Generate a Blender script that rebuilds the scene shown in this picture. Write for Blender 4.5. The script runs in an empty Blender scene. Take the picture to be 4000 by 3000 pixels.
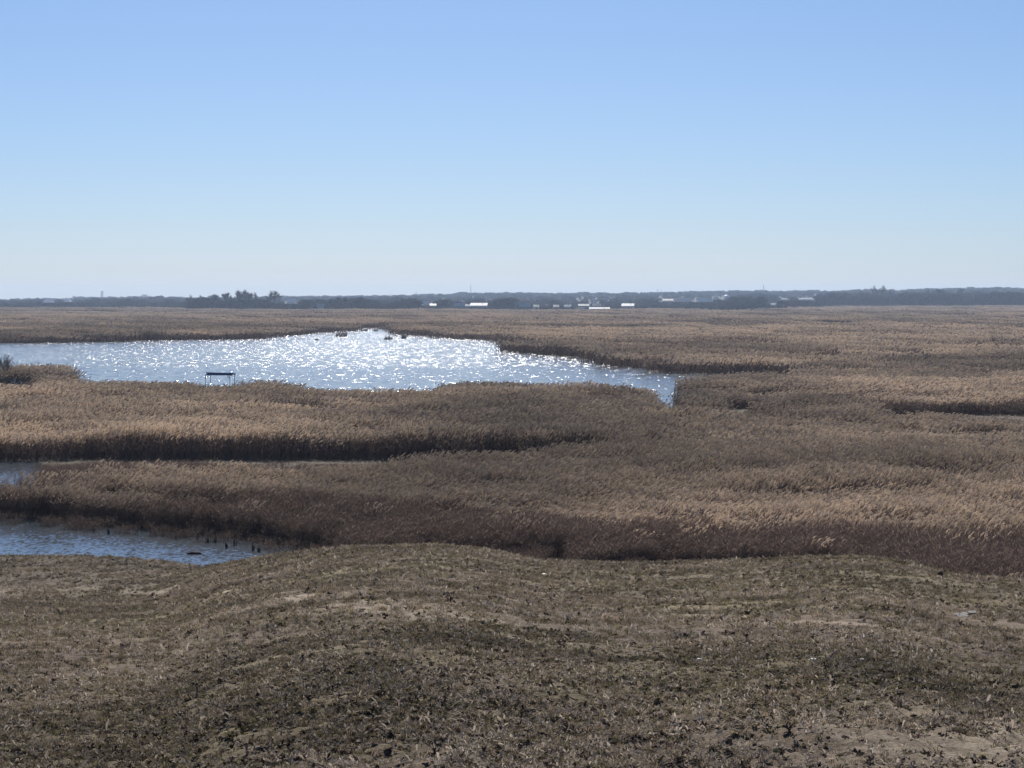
import bpy, math, random
import numpy as np
from mathutils import Vector, Matrix, Euler
random.seed(7)
RNG = np.random.default_rng(11)
R = math.radians
SC = bpy.context.scene
COL = SC.collection

# ------------------------------------------------------------------ camera
F = 9409.0          # focal length in photo pixels (photo 4000 x 3000)
EYE = 15.0          # camera height above the water, m
HOR = 1165.0        # eye-level line in the photo
PITCH = math.atan((1500 - HOR) / F)
cam_d = bpy.data.cameras.new('camera')
cam = bpy.data.objects.new('camera', cam_d)
COL.objects.link(cam)
cam_d.sensor_width = 36.0
cam_d.lens = 36.0 * F / 4000.0
cam_d.clip_start = 0.5
cam_d.clip_end = 30000
cam.location = (0, 0, EYE)
cam.rotation_euler = (math.pi / 2 - PITCH, 0, 0)
SC.camera = cam

# ------------------------------------------------------------------ sky, sun, exposure
SUN_EL, SUN_AZ = R(38), R(-3.0)      # azimuth from +Y, negative = left of the view
world = bpy.data.worlds.new('World')
SC.world = world
world.use_nodes = True
wn = world.node_tree
wn.nodes.clear()
sky = wn.nodes.new('ShaderNodeTexSky')
sky.sky_type = 'NISHITA'
sky.sun_disc = False
sky.sun_elevation = SUN_EL
sky.sun_rotation = SUN_AZ
sky.altitude = 0
sky.air_density = 0.74
sky.dust_density = 0.5
sky.ozone_density = 10.0
bg = wn.nodes.new('ShaderNodeBackground')
bg.inputs['Strength'].default_value = 0.053
wo = wn.nodes.new('ShaderNodeOutputWorld')
wn.links.new(sky.outputs[0], bg.inputs[0])
wn.links.new(bg.outputs[0], wo.inputs[0])
sun_d = bpy.data.lights.new('sun', 'SUN')
sun_d.energy = 4.8
sun_d.angle = R(0.53)
sun_d.color = (1.0, 0.95, 0.87)
sun = bpy.data.objects.new('sun', sun_d)
COL.objects.link(sun)
sv = Vector((math.sin(SUN_AZ) * math.cos(SUN_EL), math.cos(SUN_AZ) * math.cos(SUN_EL), math.sin(SUN_EL)))
sun.rotation_euler = sv.to_track_quat('Z', 'Y').to_euler()
SC.view_settings.view_transform = 'Standard'
SC.view_settings.look = 'None'
SC.view_settings.exposure = 0.62
SC.view_settings.gamma = 1.0
SC.view_settings.use_curve_mapping = False
SC.render.engine = 'CYCLES'
cy = SC.cycles
cy.use_denoising = True
cy.denoiser = 'OPENIMAGEDENOISE'
cy.denoising_input_passes = 'RGB_ALBEDO_NORMAL'
cy.denoising_prefilter = 'ACCURATE'
cy.use_adaptive_sampling = False
cy.max_bounces = 5
cy.diffuse_bounces = 3
cy.glossy_bounces = 2
cy.transmission_bounces = 4
cy.volume_bounces = 0
cy.sample_clamp_indirect = 4.0
cy.sample_clamp_direct = 30.0
cy.filter_width = 1.5

# ------------------------------------------------------------------ helpers: projection
CP, SP = math.cos(PITCH), math.sin(PITCH)
def dep(py):
    """tangent of the depression of photo row py (at the middle column)"""
    return np.tan(np.arctan((np.asarray(py, float) - 1500) / F) + PITCH)
def row(d, z):
    """photo row of a point at distance d and height z"""
    return 1500 + F * np.tan(np.arctan((EYE - z) / d) - PITCH)
def at_z(px, py, z=0.0):
    """ground position of the photo point on the level z"""
    d = (EYE - z) / float(dep(py))
    return ((px - 2000) / F * d, d)
def at_d(px, d):
    return ((px - 2000) / F * d, d)
def uof(x, y):
    return 2000 + F * np.asarray(x) / np.maximum(np.asarray(y), 1.0)

# ------------------------------------------------------------------ helpers: noise, polygons
def _hash(ix, iy, s):
    h = (ix.astype(np.int64) * 374761393 + iy.astype(np.int64) * 668265263 + s * 1442695041) & 0x7fffffff
    h = ((h ^ (h >> 13)) * 1274126177) & 0x7fffffff
    h = (h ^ (h >> 16)) & 0xffff
    return h / 65535.0
def vnoise(x, y, s=0):
    x = np.asarray(x, float); y = np.asarray(y, float)
    ix = np.floor(x); iy = np.floor(y)
    fx = x - ix; fy = y - iy
    fx = fx * fx * (3 - 2 * fx); fy = fy * fy * (3 - 2 * fy)
    a = _hash(ix, iy, s); b = _hash(ix + 1, iy, s); c = _hash(ix, iy + 1, s); d = _hash(ix + 1, iy + 1, s)
    return (a * (1 - fx) + b * fx) * (1 - fy) + (c * (1 - fx) + d * fx) * fy
def fbm(x, y, s=0, o=4):
    t = 0.0; a = 0.5; n = 0.0
    for k in range(o):
        t = t + a * vnoise(np.asarray(x) * 2 ** k + 17.3 * k, np.asarray(y) * 2 ** k - 9.1 * k, s + k); n += a; a *= 0.5
    return t / n
def sstep(a, b, x):
    t = np.clip((np.asarray(x, float) - a) / (b - a), 0, 1)
    return t * t * (3 - 2 * t)
def inside(poly, x, y):
    x = np.asarray(x, float); y = np.asarray(y, float)
    r = np.zeros(x.shape, bool)
    n = len(poly)
    for i in range(n):
        x1, y1 = poly[i]; x2, y2 = poly[(i + 1) % n]
        if y1 == y2: continue
        c = ((y1 > y) != (y2 > y)) & (x < (x2 - x1) * (y - y1) / (y2 - y1) + x1)
        r ^= c
    return r

# ------------------------------------------------------------------ helpers: materials
def mat(name):
    m = bpy.data.materials.new(name)
    m.use_nodes = True
    nt = m.node_tree
    nt.nodes.clear()
    out = nt.nodes.new('ShaderNodeOutputMaterial')
    return m, nt, out
def N(nt, t, **kw):
    n = nt.nodes.new(t)
    for k, v in kw.items():
        if k in n.inputs: n.inputs[k].default_value = v
        else: setattr(n, k, v)
    return n
def ramp(nt, stops):
    n = nt.nodes.new('ShaderNodeValToRGB')
    e = n.color_ramp.elements
    while len(e) > 1: e.remove(e[-1])
    e[0].position = stops[0][0]; e[0].color = (*stops[0][1], 1)
    for p, c in stops[1:]:
        q = e.new(p); q.color = (*c, 1)
    return n
def mathn(nt, op, a, b=None):
    n = nt.nodes.new('ShaderNodeMath'); n.operation = op
    for i, v in enumerate((a, b)):
        if v is None: continue
        if isinstance(v, (int, float)): n.inputs[i].default_value = v
        else: nt.links.new(v, n.inputs[i])
    return n.outputs[0]
def mixc(nt, f, a, b, mode='MIX'):
    n = nt.nodes.new('ShaderNodeMix'); n.data_type = 'RGBA'; n.blend_type = mode
    for k, v in (('Factor', f), ('A', a), ('B', b)):
        s = [i for i in n.inputs if i.name == k and (i.type == 'RGBA' if k != 'Factor' else i.type == 'VALUE')][0]
        if hasattr(v, 'is_linked') or hasattr(v, 'links'): nt.links.new(v, s)
        elif isinstance(v, (int, float)): s.default_value = v
        else: s.default_value = (*v, 1)
    return [o for o in n.outputs if o.type == 'RGBA'][0]

def plain_mat(name, c, rough=0.7, var=0.25, scale=3.0, metal=0.0):
    m, nt, out = mat(name)
    co = N(nt, 'ShaderNodeTexCoord')
    nz = N(nt, 'ShaderNodeTexNoise', Scale=scale, Detail=4.0)
    nt.links.new(co.outputs['Object'], nz.inputs['Vector'])
    rp = ramp(nt, [(0.25, tuple(v * (1 - var) for v in c)), (0.75, tuple(min(1, v * (1 + var)) for v in c))])
    nt.links.new(nz.outputs[0], rp.inputs[0])
    p = N(nt, 'ShaderNodeBsdfPrincipled', Roughness=rough, Metallic=metal)
    nt.links.new(rp.outputs[0], p.inputs['Base Color'])
    nt.links.new(p.outputs[0], out.inputs[0])
    return m

def plant_mat(name, c, trans=0.35, var=0.3):
    """dry plant: diffuse + light passing through, shade varied per plant"""
    m, nt, out = mat(name)
    at = N(nt, 'ShaderNodeAttribute', attribute_type='INSTANCER', attribute_name='tint')
    rp = ramp(nt, [(0.0, tuple(v * (1 - var) for v in c)), (1.0, tuple(min(1, v * (1 + var)) for v in c))])
    nt.links.new(at.outputs['Fac'], rp.inputs[0])
    d = N(nt, 'ShaderNodeBsdfDiffuse', Roughness=0.6)
    t = N(nt, 'ShaderNodeBsdfTranslucent')
    mx = N(nt, 'ShaderNodeMixShader', Fac=trans)
    nt.links.new(rp.outputs[0], d.inputs[0]); nt.links.new(rp.outputs[0], t.inputs[0])
    nt.links.new(d.outputs[0], mx.inputs[1]); nt.links.new(t.outputs[0], mx.inputs[2])
    nt.links.new(mx.outputs[0], out.inputs[0])
    return m

# ------------------------------------------------------------------ helpers: meshes
def add_mesh(name, verts, faces, mats, parent=None, mi=None, smooth=False, link=True):
    me = bpy.data.meshes.new(name)
    me.from_pydata([tuple(v) for v in verts], [], faces)
    for m in (mats if isinstance(mats, (list, tuple)) else [mats]): me.materials.append(m)
    if mi is not None: me.polygons.foreach_set('material_index', np.array(mi, np.int32))
    if smooth: me.polygons.foreach_set('use_smooth', np.ones(len(me.polygons), bool))
    me.update()
    o = bpy.data.objects.new(name, me)
    if link: COL.objects.link(o)
    if parent: o.parent = parent
    return o
def tag(o, label, cat=None, group=None, kind=None):
    o['label'] = label
    if cat: o['category'] = cat
    if group: o['group'] = group
    if kind: o['kind'] = kind
    return o
def empty(name, loc, rz=0.0):
    o = bpy.data.objects.new(name, None)
    COL.objects.link(o); o.location = loc; o.rotation_euler = (0, 0, rz)
    return o
class MB:
    def __init__(s): s.v = []; s.f = []; s.m = []
    def add(s, vs, fs, mi=0):
        b = len(s.v); s.v += [tuple(p) for p in vs]
        s.f += [tuple(b + i for i in f) for f in fs]; s.m += [mi] * len(fs)
    def box(s, c, h, rot=None, mi=0):
        vs = [Vector((sx * h[0], sy * h[1], sz * h[2])) for sx in (-1, 1) for sy in (-1, 1) for sz in (-1, 1)]
        if rot is not None: vs = [rot @ v for v in vs]
        vs = [v + Vector(c) for v in vs]
        s.add(vs, [(0, 1, 3, 2), (4, 6, 7, 5), (0, 4, 5, 1), (2, 3, 7, 6), (0, 2, 6, 4), (1, 5, 7, 3)], mi)
    def tube(s, pts, rads, n=4, mi=0, cap=True):
        rings = []
        for i, p in enumerate(pts):
            p = Vector(p)
            d = (Vector(pts[min(i + 1, len(pts) - 1)]) - Vector(pts[max(i - 1, 0)])).normalized()
            a = d.orthogonal().normalized(); b = d.cross(a)
            rings.append([p + (a * math.cos(2 * math.pi * k / n) + b * math.sin(2 * math.pi * k / n)) * rads[i] for k in range(n)])
        vs = [v for r_ in rings for v in r_]
        fs = []
        for i in range(len(pts) - 1):
            for k in range(n):
                fs.append((i * n + k, i * n + (k + 1) % n, (i + 1) * n + (k + 1) % n, (i + 1) * n + k))
        if cap:
            fs.append(tuple(reversed(range(n)))); fs.append(tuple((len(pts) - 1) * n + k for k in range(n)))
        s.add(vs, fs, mi)
    def ribbon(s, pts, w, side, mi=0):
        side = Vector(side).normalized()
        vs = []
        for p, ww in zip(pts, w):
            p = Vector(p); vs += [p - side * ww * 0.5, p + side * ww * 0.5]
        fs = [(2 * i, 2 * i + 1, 2 * i + 3, 2 * i + 2) for i in range(len(pts) - 1)]
        s.add(vs, fs, mi)
    def build(s, name, mats, parent=None, smooth=False, link=True):
        return add_mesh(name, s.v, s.f, mats, parent, s.m, smooth, link)

def scatter(name, protos, xyz, rot, scl, var, tint):
    """one object that instances the given prototype meshes on points (geometry nodes)"""
    n = len(xyz)
    me = bpy.data.meshes.new(name)
    me.vertices.add(n)
    me.vertices.foreach_set('co', np.asarray(xyz, np.float32).ravel())
    def attr(nm, ty, key, data):
        a = me.attributes.new(nm, ty, 'POINT'); a.data.foreach_set(key, data)
    attr('rot', 'FLOAT_VECTOR', 'vector', np.asarray(rot, np.float32).ravel())
    attr('scl', 'FLOAT_VECTOR', 'vector', np.asarray(scl, np.float32).ravel())
    attr('var', 'INT', 'value', np.asarray(var, np.int32))
    attr('tint', 'FLOAT', 'value', np.asarray(tint, np.float32))
    o = bpy.data.objects.new(name, me); COL.objects.link(o)
    ng = bpy.data.node_groups.new(name + '_nodes', 'GeometryNodeTree')
    ng.interface.new_socket('Geometry', in_out='INPUT', socket_type='NodeSocketGeometry')
    ng.interface.new_socket('Geometry', in_out='OUTPUT', socket_type='NodeSocketGeometry')
    gi = ng.nodes.new('NodeGroupInput'); go = ng.nodes.new('NodeGroupOutput')
    jn = ng.nodes.new('GeometryNodeJoinGeometry')
    def named(nm, ty):
        k = ng.nodes.new('GeometryNodeInputNamedAttribute'); k.data_type = ty; k.inputs['Name'].default_value = nm
        return k.outputs['Attribute']
    r_, s_, v_ = named('rot', 'FLOAT_VECTOR'), named('scl', 'FLOAT_VECTOR'), named('var', 'INT')
    for i, p in enumerate(protos):
        oi = ng.nodes.new('GeometryNodeObjectInfo'); oi.inputs['Object'].default_value = p
        oi.inputs['As Instance'].default_value = True
        cm = ng.nodes.new('FunctionNodeCompare'); cm.data_type = 'INT'; cm.operation = 'EQUAL'
        ng.links.new(v_, cm.inputs[2]); cm.inputs[3].default_value = i
        ip = ng.nodes.new('GeometryNodeInstanceOnPoints')
        ng.links.new(gi.outputs[0], ip.inputs['Points'])
        ng.links.new(cm.outputs[0], ip.inputs['Selection'])
        ng.links.new(oi.outputs['Geometry'], ip.inputs['Instance'])
        e2 = ng.nodes.new('FunctionNodeEulerToRotation'); ng.links.new(r_, e2.inputs[0])
        ng.links.new(e2.outputs[0], ip.inputs['Rotation'])
        ng.links.new(s_, ip.inputs['Scale'])
        ng.links.new(ip.outputs[0], jn.inputs[0])
    ng.links.new(jn.outputs[0], go.inputs[0])
    md = o.modifiers.new('scatter', 'NODES'); md.node_group = ng
    return o

# ------------------------------------------------------------------ layout of the marsh (outlines on the ground)
RT = 2.6   # usual reed height
def W(pts): return [at_z(*p) for p in pts]
LAKE = W([(-900, 1343), (0, 1340), (350, 1338), (700, 1328), (1000, 1324), (1060, 1313), (1180, 1303), (1300, 1296), (1395, 1288),
          (1405, 1280), (1475, 1279), (1490, 1287), (1555, 1285), (1590, 1297), (1600, 1309), (1690, 1314), (1800, 1323), (1950, 1332),
          (1990, 1340), (2090, 1350), (2020, 1366), (2013, 1378), (2180, 1386), (2186, 1393), (2355, 1402), (2365, 1420), (2395, 1431),
          (2530, 1439), (2537, 1451), (2680, 1459), (2800, 1462), (3000, 1464), (3250, 1470),
          (3100, 1452, RT), (2900, 1462, RT), (2690, 1474, RT), (2683, 1545), (2690, 1576, RT), (2525, 1572, RT), (2495, 1506, RT),
          (2300, 1492, RT), (1800, 1487, RT), (1748, 1496, RT), (1735, 1516, RT), (1150, 1515, RT), (1140, 1490, RT), (1000, 1480, RT),
          (400, 1480, RT), (285, 1480, RT), (235, 1452, RT), (200, 1434, RT), (-900, 1424, RT)])
POND = W([(-900, 2010), (0, 2017), (250, 2033), (420, 2048), (700, 2076), (850, 2088), (960, 2100), (1070, 2120), (1230, 2142), (1330, 2160), (1300, 2300), (-900, 2300)])
CHANNEL = W([(-900, 1690, RT), (0, 1690, RT), (500, 1690, RT), (1000, 1690, RT), (1600, 1692, RT), (2200, 1691, RT), (2700, 1692, RT), (2850, 1690, RT),
             (2700, 1700, RT), (2200, 1730, RT), (1600, 1766, RT), (900, 1796, RT), (400, 1820, RT), (180, 1836, RT), (0, 1846, RT), (-900, 1850, RT)])
TRENCH = W([(3390, 1556, RT), (3700, 1544, RT), (4000, 1548, RT), (4700, 1560, RT), (4700, 1644, RT), (4000, 1628, RT), (3750, 1608, RT), (3410, 1610, RT)])
HOLES = [W([(2778, 1526, RT), (2978, 1526, RT), (2975, 1586, RT), (2782, 1586, RT)]),
         W([(2930, 1536, RT), (3200, 1530, RT), (3466, 1540, RT), (3466, 1562, RT), (3200, 1545, RT)]),
         W([(1080, 1572, RT), (1330, 1580, RT), (1345, 1604, RT), (1150, 1590, RT)]),
         W([(250, 1506, RT), (700, 1500, RT), (1100, 1517, RT), (700, 1509, RT)]),
         W([(0, 1545, RT), (600, 1532, RT), (700, 1538, RT), (0, 1556, RT)])]
FAR_GAPS = []
for k in range(46):     # low, open strips in the far marsh
    px = random.uniform(-300, 4300); py = 1210 + 150 * random.random() ** 1.6
    L = random.uniform(80, 420); hgt = 0.03 * (py - HOR) + random.uniform(0, 2.0)
    FAR_GAPS.append(W([(px - L, py + random.uniform(-3, 3), 2.0), (px, py - hgt, 2.0), (px + L, py + random.uniform(-3, 3), 2.0), (px + L * .2, py + hgt, 2.0)]))

RID_U = np.array([-1500, 0, 250, 500, 640, 780, 950, 1100, 1350, 1700, 1900, 2100, 2400, 2800, 3200, 3400, 3600, 3750, 4000, 4600, 5600], float)
RID_Y = np.array([2165, 2168, 2170, 2182, 2195, 2215, 2190, 2163, 2137, 2128, 2148, 2188, 2200, 2193, 2174, 2178, 2205, 2245, 2266, 2290, 2290], float)
RID_D = np.array([139, 138, 138, 136, 134, 131, 123, 115, 106, 100, 99, 98, 99, 98, 95, 94, 92, 90, 89, 88, 88], float)
SKY_U = np.array([-1500, 0, 400, 1000, 1500, 1900, 2300, 3000, 3600, 4000, 5500], float)
SKY_Y = np.array([1176, 1174, 1164, 1162, 1158, 1150, 1148, 1140, 1134, 1126, 1120], float)

PITS, DITCHES = [], []
def hill_z(x, y):
    u = uof(x, y)
    dc = np.interp(u, RID_U, RID_D)
    zc = np.maximum(EYE - dc * dep(np.interp(u, RID_U, RID_Y)), 0.03)
    beach = sstep(900, 550, u)
    t = np.clip(y / dc, 0, 1)
    z0 = 13.35
    lin = z0 + (zc - z0) * t
    # left side: straight slope, then a flat shore
    slope_end = 116.0
    zb = np.where(y < slope_end, z0 + (0.45 - z0) * np.clip(y / slope_end, 0, 1), 0.45 + (zc - 0.45) * np.clip((y - slope_end) / np.maximum(dc - slope_end, 1), 0, 1))
    zf = lin - 0.55 * np.sin(np.pi * np.clip(t, 0, 1)) ** 2 * sstep(0.3, 0.8, t)
    z = zf * (1 - beach) + zb * beach
    over = np.maximum(y - dc, 0)
    z = np.where(y > dc, zc - over * 0.05 - over ** 2 * 0.035, z)
    n1 = fbm(x / 9, y / 14, 3, 3) - 0.5
    n2 = fbm(x / 1.7, y / 2.4, 5, 3) - 0.5
    n3 = fbm(x / 0.45, y / 0.5, 8, 3) - 0.5
    n4 = fbm(x / 0.13, y / 0.13, 21, 2) - 0.5
    amp = sstep(8, 25, y) * (1 - sstep(70, 95, y))
    near = 1 - sstep(20, 42, y + 14 * (fbm(x / 3, y / 5, 99, 3) - 0.5))
    z = z + n1 * 0.26 * amp + n2 * (0.035 + 0.11 * near) + n3 * (0.025 + 0.10 * near) + n4 * 0.08 * near
    for (cx, cy_, w_, dp_) in PITS:
        z = z - dp_ * np.exp(-((x - cx) / w_) ** 2 - ((y - cy_) / (w_ * 0.8)) ** 2)
    for ln, w_, dp_ in DITCHES:
        z = z - dp_ * np.exp(-(line_dist(ln, x, y) / w_) ** 2)
    return z
def marsh_z(x, y):
    wet = inside(LAKE, x, y) | inside(POND, x, y)
    ch = inside(CHANNEL, x, y)
    u = uof(x, y)
    z = np.where(wet, -0.5, 0.12 + 0.05 * vnoise(x / 3, y / 3, 9))
    z = np.where(ch, np.where(u < 130 + 60 * vnoise(x / 4, y / 4, 3), -0.2, 0.04 + 0.1 * vnoise(x / 3, y / 3, 2)), z)
    far_e = EYE - 6500 * (np.interp(u, SKY_U, SKY_Y) - HOR) / F - 8
    rise = sstep(2900, 6900, y) * np.maximum(far_e, 0)
    roll = (fbm(x / 900, y / 1500, 31, 3) - 0.4) * 8 * sstep(3200, 5500, y)
    return z + rise + roll
def ground_z(x, y):
    x = np.asarray(x, float); y = np.asarray(y, float)
    h = hill_z(x, y); m = marsh_z(x, y)
    return np.where(y < 175, np.maximum(h, m), m)

def line_dist(pts, x, y):
    best = np.full(np.shape(x), 1e9)
    for (x1, y1), (x2, y2) in zip(pts[:-1], pts[1:]):
        dx, dy = x2 - x1, y2 - y1
        t = np.clip(((x - x1) * dx + (y - y1) * dy) / (dx * dx + dy * dy), 0, 1)
        best = np.minimum(best, np.hypot(x - x1 - t * dx, y - y1 - t * dy))
    return best
def hill_pt(px, py):
    """where the photo point meets the hill (search along the line of sight)"""
    d = np.linspace(9, 137, 2600)
    x = (px - 2000) / F * d
    zr = EYE - d * float(dep(py))
    hit = np.nonzero(zr <= ground_z(x, d))[0]
    k = hit[0] if len(hit) else -1
    return float(x[k]), float(d[k])
# hollows, burrows and an old rut on the hill
_p = [(*hill_pt(px, py), w, dp) for px, py, w, dp in (
    (1030, 2585, .28, .13), (1330, 2620, .22, .11), (1280, 2705, .24, .12), (2010, 2605, .30, .15), (570, 2680, .2, .1), (1000, 2790, .14, .1),
    (3215, 2915, .4, .07), (1560, 2945, .3, .12), (2330, 2790, .16, .1), (880, 2655, .2, .1), (200, 2840, .2, .1), (1950, 2640, .18, .1),
    (2190, 2600, .22, .11), (2700, 2700, .16, .08), (300, 2560, .2, .08), (720, 2560, .2, .08), (2480, 2890, .2, .09), (3700, 2262, .4, .15))]
_d = [([hill_pt(*q) for q in pts], w, dp) for pts, w, dp in (
    ([(1530, 2288), (1620, 2262), (1720, 2232), (1830, 2200)], .22, .16), ([(2620, 2385), (2850, 2380), (3020, 2375)], .12, .09),
    ([(3050, 2430), (3250, 2440), (3500, 2465)], .14, .10), ([(640, 2362), (760, 2352), (860, 2340)], .12, .08), ([(3620, 2425), (3800, 2436)], .14, .1),
    ([(2950, 2350), (3080, 2340), (3260, 2345)], .12, .08), ([(660, 2385), (700, 2375), (800, 2385)], .15, .1))]
PITS += _p; DITCHES += _d

# ------------------------------------------------------------------ ground sheet
def build_ground():
    ys = [4.0]
    while ys[-1] < 150: ys.append(ys[-1] + max(0.05, ys[-1] * 0.0042))
    while ys[-1] < 12000: ys.append(ys[-1] * 1.016)
    ys = np.array(ys)
    us = np.concatenate([np.arange(-4200, -500, 90), np.arange(-500, 4500, 13), np.arange(4500, 8300, 90)])
    Y, U = np.meshgrid(ys, us, indexing='ij')
    X = (U - 2000) / F * Y
    Z = ground_z(X, Y)
    nr, nc = Y.shape
    co = np.stack([X, Y, Z], -1).reshape(-1, 3).astype(np.float32)
    i = np.arange(nr * nc).reshape(nr, nc)
    q = np.stack([i[:-1, :-1], i[:-1, 1:], i[1:, 1:], i[1:, :-1]], -1).reshape(-1, 4)
    me = bpy.data.meshes.new('ground')
    me.vertices.add(len(co)); me.vertices.foreach_set('co', co.ravel())
    me.loops.add(q.size); me.loops.foreach_set('vertex_index', q.ravel().astype(np.int32))
    me.polygons.add(len(q)); me.polygons.foreach_set('loop_start', np.arange(0, q.size, 4, dtype=np.int32))
    me.update(calc_edges=True)
    me.polygons.foreach_set('use_smooth', np.ones(len(q), bool))
    x, y = X.ravel(), Y.ravel()
    # worn ground (bare, pale) and green patches, as found on this hill
    bare = bare_at(x, y)
    green = green_at(x, y)
    marsh = np.maximum(sstep(0.6, 0.2, Z.ravel()) * (y > 80), (y > 160) * 1.0)
    for nm, dat in (('bare', bare), ('green', green), ('marsh', marsh)):
        a = me.attributes.new(nm, 'FLOAT', 'POINT'); a.data.foreach_set('value', dat.astype(np.float32))
    o = bpy.data.objects.new('ground', me); COL.objects.link(o)
    tag(o, 'brown grassy hillside falling to the marsh and the plain beyond', None, None, 'structure')
    return o
TRACKS = None
def bare_at(x, y):
    global TRACKS
    if TRACKS is None:
        TRACKS = [[hill_pt(*p) for p in t] for t in (
            [(860, 2305), (1100, 2330), (1400, 2375), (1750, 2430), (2050, 2500)],
            [(1250, 2340), (1600, 2380), (1950, 2440), (2250, 2520)],
            [(2600, 2380), (3050, 2425), (3500, 2460)],
            [(3300, 2640), (3600, 2690), (4000, 2720), (4300, 2735)],
            [(0, 2310), (350, 2300), (700, 2290)])]
    px, py = hill_pt(3900, 2930)
    n = fbm(x / 1.1, y / 1.6, 40, 4)
    b = sstep(3.4, 0.9, np.hypot((x - px) * 1.3, (y - py) * 0.75) + (n - 0.5) * 3.5)
    for i, t in enumerate(TRACKS):
        w = 0.08 + 0.010 * y
        b = np.maximum(b, sstep(w, w * 0.25, line_dist(t, x, y) + (n - 0.5) * w * 1.6) * 0.6)
    b = np.maximum(b, sstep(0.60, 0.78, fbm(x / 2.2, y / 3.5, 44, 4)) * 0.18 * (y < 140))
    return b * (y < 140)
def green_at(x, y):
    g = sstep(0.45, 0.65, fbm(x / 5, y / 7, 50, 4))
    return np.clip(g, 0, 1) * (y < 140)

gm, nt, out = mat('hill_soil')
co = N(nt, 'ShaderNodeTexCoord')
def noise(scale, detail=6, rough=0.6, vec=None):
    n = N(nt, 'ShaderNodeTexNoise', Scale=scale, Detail=detail, Roughness=rough)
    nt.links.new(vec or co.outputs['Object'], n.inputs['Vector'])
    return n.outputs['Fac']
r1 = ramp(nt, [(0.30, (0.050, 0.036, 0.028)), (0.45, (0.118, 0.089, 0.068)), (0.58, (0.175, 0.137, 0.105)), (0.72, (0.26, 0.21, 0.165))])
nt.links.new(noise(2.2, 10, 0.72), r1.inputs[0])
r2 = ramp(nt, [(0.32, (0.060, 0.049, 0.030)), (0.5, (0.150, 0.126, 0.076)), (0.68, (0.225, 0.195, 0.125))])
nt.links.new(noise(5.0, 9, 0.7), r2.inputs[0])
ga = N(nt, 'ShaderNodeAttribute', attribute_name='green')
ba = N(nt, 'ShaderNodeAttribute', attribute_name='bare')
ma = N(nt, 'ShaderNodeAttribute', attribute_name='marsh')
c = mixc(nt, mathn(nt, 'MULTIPLY', ga.outputs['Fac'], 0.75), r1.outputs[0], r2.outputs[0])
r3 = ramp(nt, [(0.3, (0.17, 0.135, 0.10)), (0.5, (0.32, 0.27, 0.21)), (0.7, (0.46, 0.40, 0.32))])
nt.links.new(noise(3.5, 9, 0.7), r3.inputs[0])
c = mixc(nt, ba.outputs['Fac'], c, r3.outputs[0])
r5 = ramp(nt, [(0.35, (0.55, 0.52, 0.5)), (0.65, (1.25, 1.22, 1.15))])
nt.links.new(noise(0.16, 4, 0.6), r5.inputs[0])
c = mixc(nt, 0.7, c, r5.outputs[0], 'MULTIPLY')
r6 = ramp(nt, [(0.34, (0.45, 0.42, 0.40)), (0.5, (1.0, 1.0, 1.0)), (0.66, (1.45, 1.42, 1.36))])
nt.links.new(noise(20, 6, 0.75), r6.inputs[0])
c = mixc(nt, 0.85, c, r6.outputs[0], 'MULTIPLY')
r4 = ramp(nt, [(0.3, (0.05, 0.04, 0.03)), (0.7, (0.10, 0.08, 0.06))])
nt.links.new(noise(0.02, 8, 0.65), r4.inputs[0])
c = mixc(nt, ma.outputs['Fac'], c, r4.outputs[0])
p = N(nt, 'ShaderNodeBsdfPrincipled', Roughness=0.95)
p.inputs['Specular IOR Level'].default_value = 0.1
nt.links.new(c, p.inputs['Base Color'])
bp = N(nt, 'ShaderNodeBump', Strength=0.9, Distance=0.06)
nt.links.new(noise(14, 8, 0.75), bp.inputs['Height'])
nt.links.new(bp.outputs[0], p.inputs['Normal'])
nt.links.new(p.outputs[0], out.inputs[0])
ground = build_ground()
ground.data.materials.append(gm)

# ------------------------------------------------------------------ water
wm, nt, out = mat('lake_water')
co = N(nt, 'ShaderNodeTexCoord')
geo = N(nt, 'ShaderNodeNewGeometry')
def tex_slope(scale, stretch, detail=2.0, rough=0.5):
    mp = N(nt, 'ShaderNodeMapping'); mp.inputs['Scale'].default_value = (scale, scale * stretch, 1)
    nt.links.new(co.outputs['Object'], mp.inputs[0])
    n = N(nt, 'ShaderNodeTexNoise', Scale=1.0, Detail=detail, Roughness=rough)
    nt.links.new(mp.outputs[0], n.inputs['Vector'])
    s = N(nt, 'ShaderNodeVectorMath', operation='SUBTRACT'); s.inputs[1].default_value = (0.5, 0.5, 0.5)
    nt.links.new(n.outputs['Color'], s.inputs[0])
    return s.outputs[0]
def vscale(v, k):
    s = N(nt, 'ShaderNodeVectorMath', operation='SCALE')
    nt.links.new(v, s.inputs[0])
    if isinstance(k, float): s.inputs['Scale'].default_value = k
    else: nt.links.new(k, s.inputs['Scale'])
    return s.outputs[0]
def vadd(a, b):
    s = N(nt, 'ShaderNodeVectorMath', operation='ADD'); nt.links.new(a, s.inputs[0]); nt.links.new(b, s.inputs[1])
    return s.outputs[0]
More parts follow.
